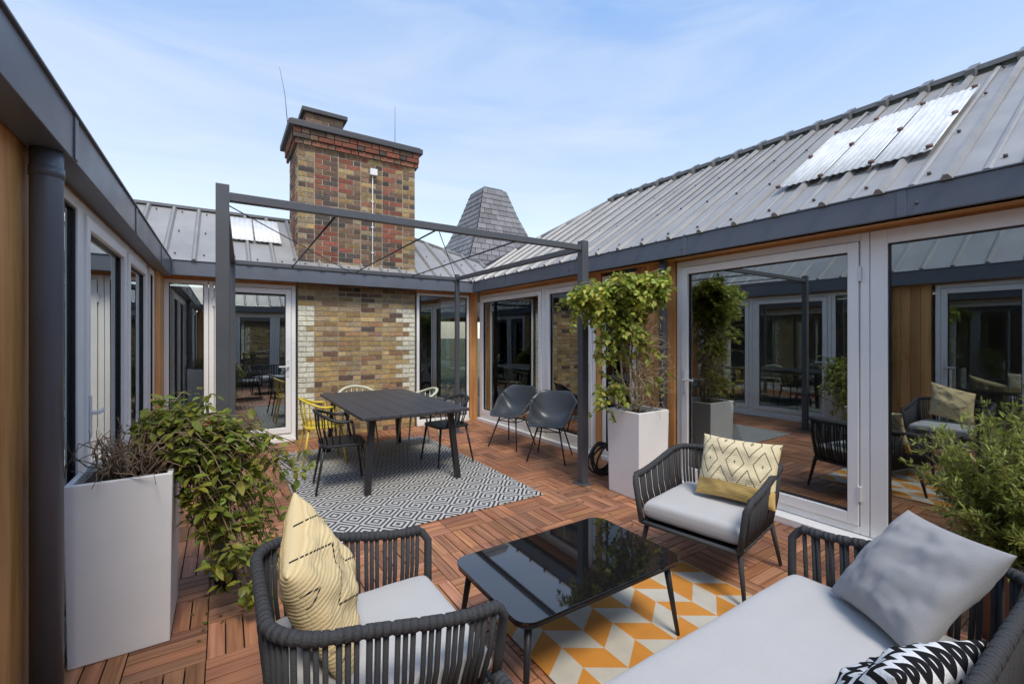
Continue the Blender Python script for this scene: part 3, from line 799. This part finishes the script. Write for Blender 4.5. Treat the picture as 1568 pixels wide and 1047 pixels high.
def compound(p,d,L,br):
    d=d.normalized(); s=d.cross(Vector((0,0,1))+rdir()*.7); 
    if s.length<.05: s=Vector((1,0,0))
    s.normalize(); pts=[]
    for i in range(6):
        t=i/5; pts.append(p+d*L*t+Vector((0,0,-.6*L*t*t)))
    lf.tube(pts,.0012,3,col=(.16,.22,.04))
    for i in range(1,6):
        for sg in (-1,1):
            q=(s*sg+d*.4+Vector((0,0,-.35))+rdir()*.35).normalized(); leaf(lf,pts[i],q,ru(.040,.062),ru(.013,.018),lc(br,1.0),.1,.1,1.0)
    leaf(lf,pts[-1],pts[-1]-pts[-2],.06,.015,lc(br,1.0))
wb=[((3.20,2.95,1.93),(.31,.25,.17),78,1.85),((2.86,3.12,1.86),(.21,.18,.15),40,1.9),((3.46,2.80,2.00),(.17,.2,.14),38,1.85),((3.22,2.92,1.60),(.20,.18,.13),16,1.6),((2.95,3.06,1.40),(.10,.12,.20),6,1.5),((3.0,3.0,1.02),(.11,.10,.20),7,1.3),((3.5,2.8,1.35),(.1,.12,.2),2,1.3)]
for c,r,ns,br in wb:
    for i in range(ns):
        d=rdir(); tgt=Vector(c)+Vector((d.x*r[0],d.y*r[1],d.z*r[2]))*ru(.35,1.12)
        tr=random.choice(trunks); src=tr[min(17,max(3,int((tgt.z-.8)/1.18*17)+random.randint(-3,1)))]
        pts=stem(st,src,tgt,.04,.0035,.0013,6,.03)
        for k in (3,4,5,6):
            dd=rdir(); dd.z=dd.z*.5-.05; compound(pts[k],dd,ru(.08,.15),br*ru(.7,1.2))
for i in range(150):
    src=Vector((3.37+ru(-.12,.12),2.94+ru(-.1,.1),.8+ru(0,.75))); tgt=src+Vector((ru(-.2,.25),ru(-.3,.12),ru(-.1,.22)))
    pts=stem(st,src,tgt,.04,.0034,.0012,6,.035); stem(st,pts[4],pts[4]+rdir()*.1,0,.0018,.001,3,.01)
st.obj('stems',M_bark2,ws); lf.obj('leaves',M_leaf,ws)
sh=empty('feathery_potted_shrub'); st=MB(); lf=MB(); pc=Vector((3.27,.47,.40))
for i in range(250):
    d=rdir(); tgt=Vector((3.25,.48,.76))+Vector((d.x*.36,d.y*.36,d.z*.40))*ru(.45,1.1)
    pts=stem(st,pc+Vector((ru(-.06,.06),ru(-.06,.06),0)),tgt,.03,.003,.001,8,.02)
    for k in range(3,9):
        for _ in range(10):
            dd=((pts[k]-pts[k-1]).normalized()*.5+rdir()*.9+Vector((0,0,.25))); q=ru(.7,1.35)
            leaf(lf,pts[k]+rdir()*.014,dd,ru(.028,.055),.0045,(.27*q,.31*q,.07*q),.1,.1)
st.obj('stems',M_bark,sh); lf.obj('needles',M_leaf,sh)
b=MB(); b.tube([(3.27,.47,0),(3.27,.47,.40),(3.27,.47,.42)],[.14,.19,.20],24); b.obj('pot',mat('brown_pot',(.12,.07,.05),.6,noise=(8,.2)),sh)
# fallen leaves and bits of twig
fl_=MB()
for i in range(70):
    if i<40: x,y=ru(-.15,.45),ru(2.5,3.3)
    else: x,y=ru(2.6,3.8),ru(2.4,3.6)
    d=rdir(); d.z=0
    if d.length<.1: continue
    c=random.choice([(.20,.12,.05),(.14,.17,.04),(.26,.18,.07)])
    leaf(fl_,Vector((x,y,.004+ru(0,.003))),d,ru(.02,.045),ru(.005,.010),c,.1,.0,.05)
fl_.obj('fallen_leaves',M_leaf)
ho=MB()
for k in range(7):
    r=.15+ru(-.02,.02); pts=[]; cy=3.46+ru(-.02,.02); ox=ru(-.01,.01)
    for i in range(28):
        a=2*math.pi*i/28; pts.append((3.46+r*math.cos(a)+ox,cy+.02*math.sin(2*a+k)+k*.014,.17+r*math.sin(a)+.005))
    ho.tube(pts,.010,7,closed=True)
ho.obj('garden_hose_coil',M_hose)
tr=MB()
def branch(p,d,L,r,lv):
    q=p+d*L; tr.tube([p,p+d*L*.5+rdir()*L*.05,q],[r,r*.85,r*.65],6)
    if lv==0: return
    for _ in range(3 if lv>1 else 4): branch(q,(d+rdir()*.65+Vector((0,0,.1))).normalized(),L*ru(.6,.82),r*.62,lv-1)
branch(Vector((2.0,-11,-.1)),Vector((0,0,1)),2.4,.22,5)
tr.obj('bare_tree',M_bark)
# ------------------------------------------------------------------ world & sun
w=bpy.data.worlds.new('World'); sc.world=w; w.use_nodes=True; nt=w.node_tree; bg=nt.nodes['Background']
sk=N(nt,'ShaderNodeTexSky',sky_type='NISHITA'); sk.sun_disc=False
EL=math.radians(58); AZ=math.radians(190)
sk.sun_elevation=EL; sk.sun_rotation=AZ; sk.air_density=1.0; sk.dust_density=1.0; sk.ozone_density=1.3; sk.altitude=0
tc=N(nt,'ShaderNodeTexCoord'); sp=N(nt,'ShaderNodeSeparateXYZ'); nt.links.new(tc.outputs['Generated'],sp.inputs[0])
gz=N(nt,'ShaderNodeMapRange'); gz.inputs[1].default_value=0; gz.inputs[2].default_value=.60; nt.links.new(sp.outputs[2],gz.inputs[0])
hz_=MIX(nt,gz.outputs[0],(4.1,3.7,2.9),(1.15,2.0,3.5))
add=MIX(nt,1.0,sk.outputs[0],hz_,'ADD')
mp=N(nt,'ShaderNodeMapping'); mp.inputs['Scale'].default_value=(1.0,1.4,6.0); mp.inputs['Rotation'].default_value=(.15,.1,.5)
nt.links.new(tc.outputs['Generated'],mp.inputs[0])
n=N(nt,'ShaderNodeTexNoise'); n.inputs['Scale'].default_value=1.5; n.inputs['Detail'].default_value=7; n.inputs['Roughness'].default_value=.55; n.inputs['Distortion'].default_value=.6
nt.links.new(mp.outputs[0],n.inputs['Vector'])
mr=N(nt,'ShaderNodeMapRange'); mr.inputs[1].default_value=.43; mr.inputs[2].default_value=.80; mr.inputs[3].default_value=.0; mr.inputs[4].default_value=.45
nt.links.new(n.outputs[0],mr.inputs[0])
c=MIX(nt,mr.outputs[0],add,(6.6,6.8,7.0))
nt.links.new(c,bg.inputs[0]); bg.inputs[1].default_value=.15
sl=bpy.data.lights.new('sun','SUN'); sl.energy=2.9; sl.angle=math.radians(18); sl.color=(1,.93,.82)
so=bpy.data.objects.new('sun',sl); COL.objects.link(so)
dirv=Vector((math.sin(AZ)*math.cos(EL),math.cos(AZ)*math.cos(EL),math.sin(EL)))
so.rotation_euler=dirv.to_track_quat('Z','Y').to_euler()
cd=bpy.data.cameras.new('camera'); cd.sensor_width=36; cd.lens=680/1568*36; cd.shift_y=-8.5/1568; cd.clip_start=.03; cd.clip_end=1000
co=bpy.data.objects.new('camera',cd); COL.objects.link(co); co.location=(0,0,1.5); co.rotation_euler=(math.radians(90),0,math.radians(-33.1)); sc.camera=co
sc.view_settings.view_transform='Standard'; sc.view_settings.look='None'; sc.view_settings.exposure=0
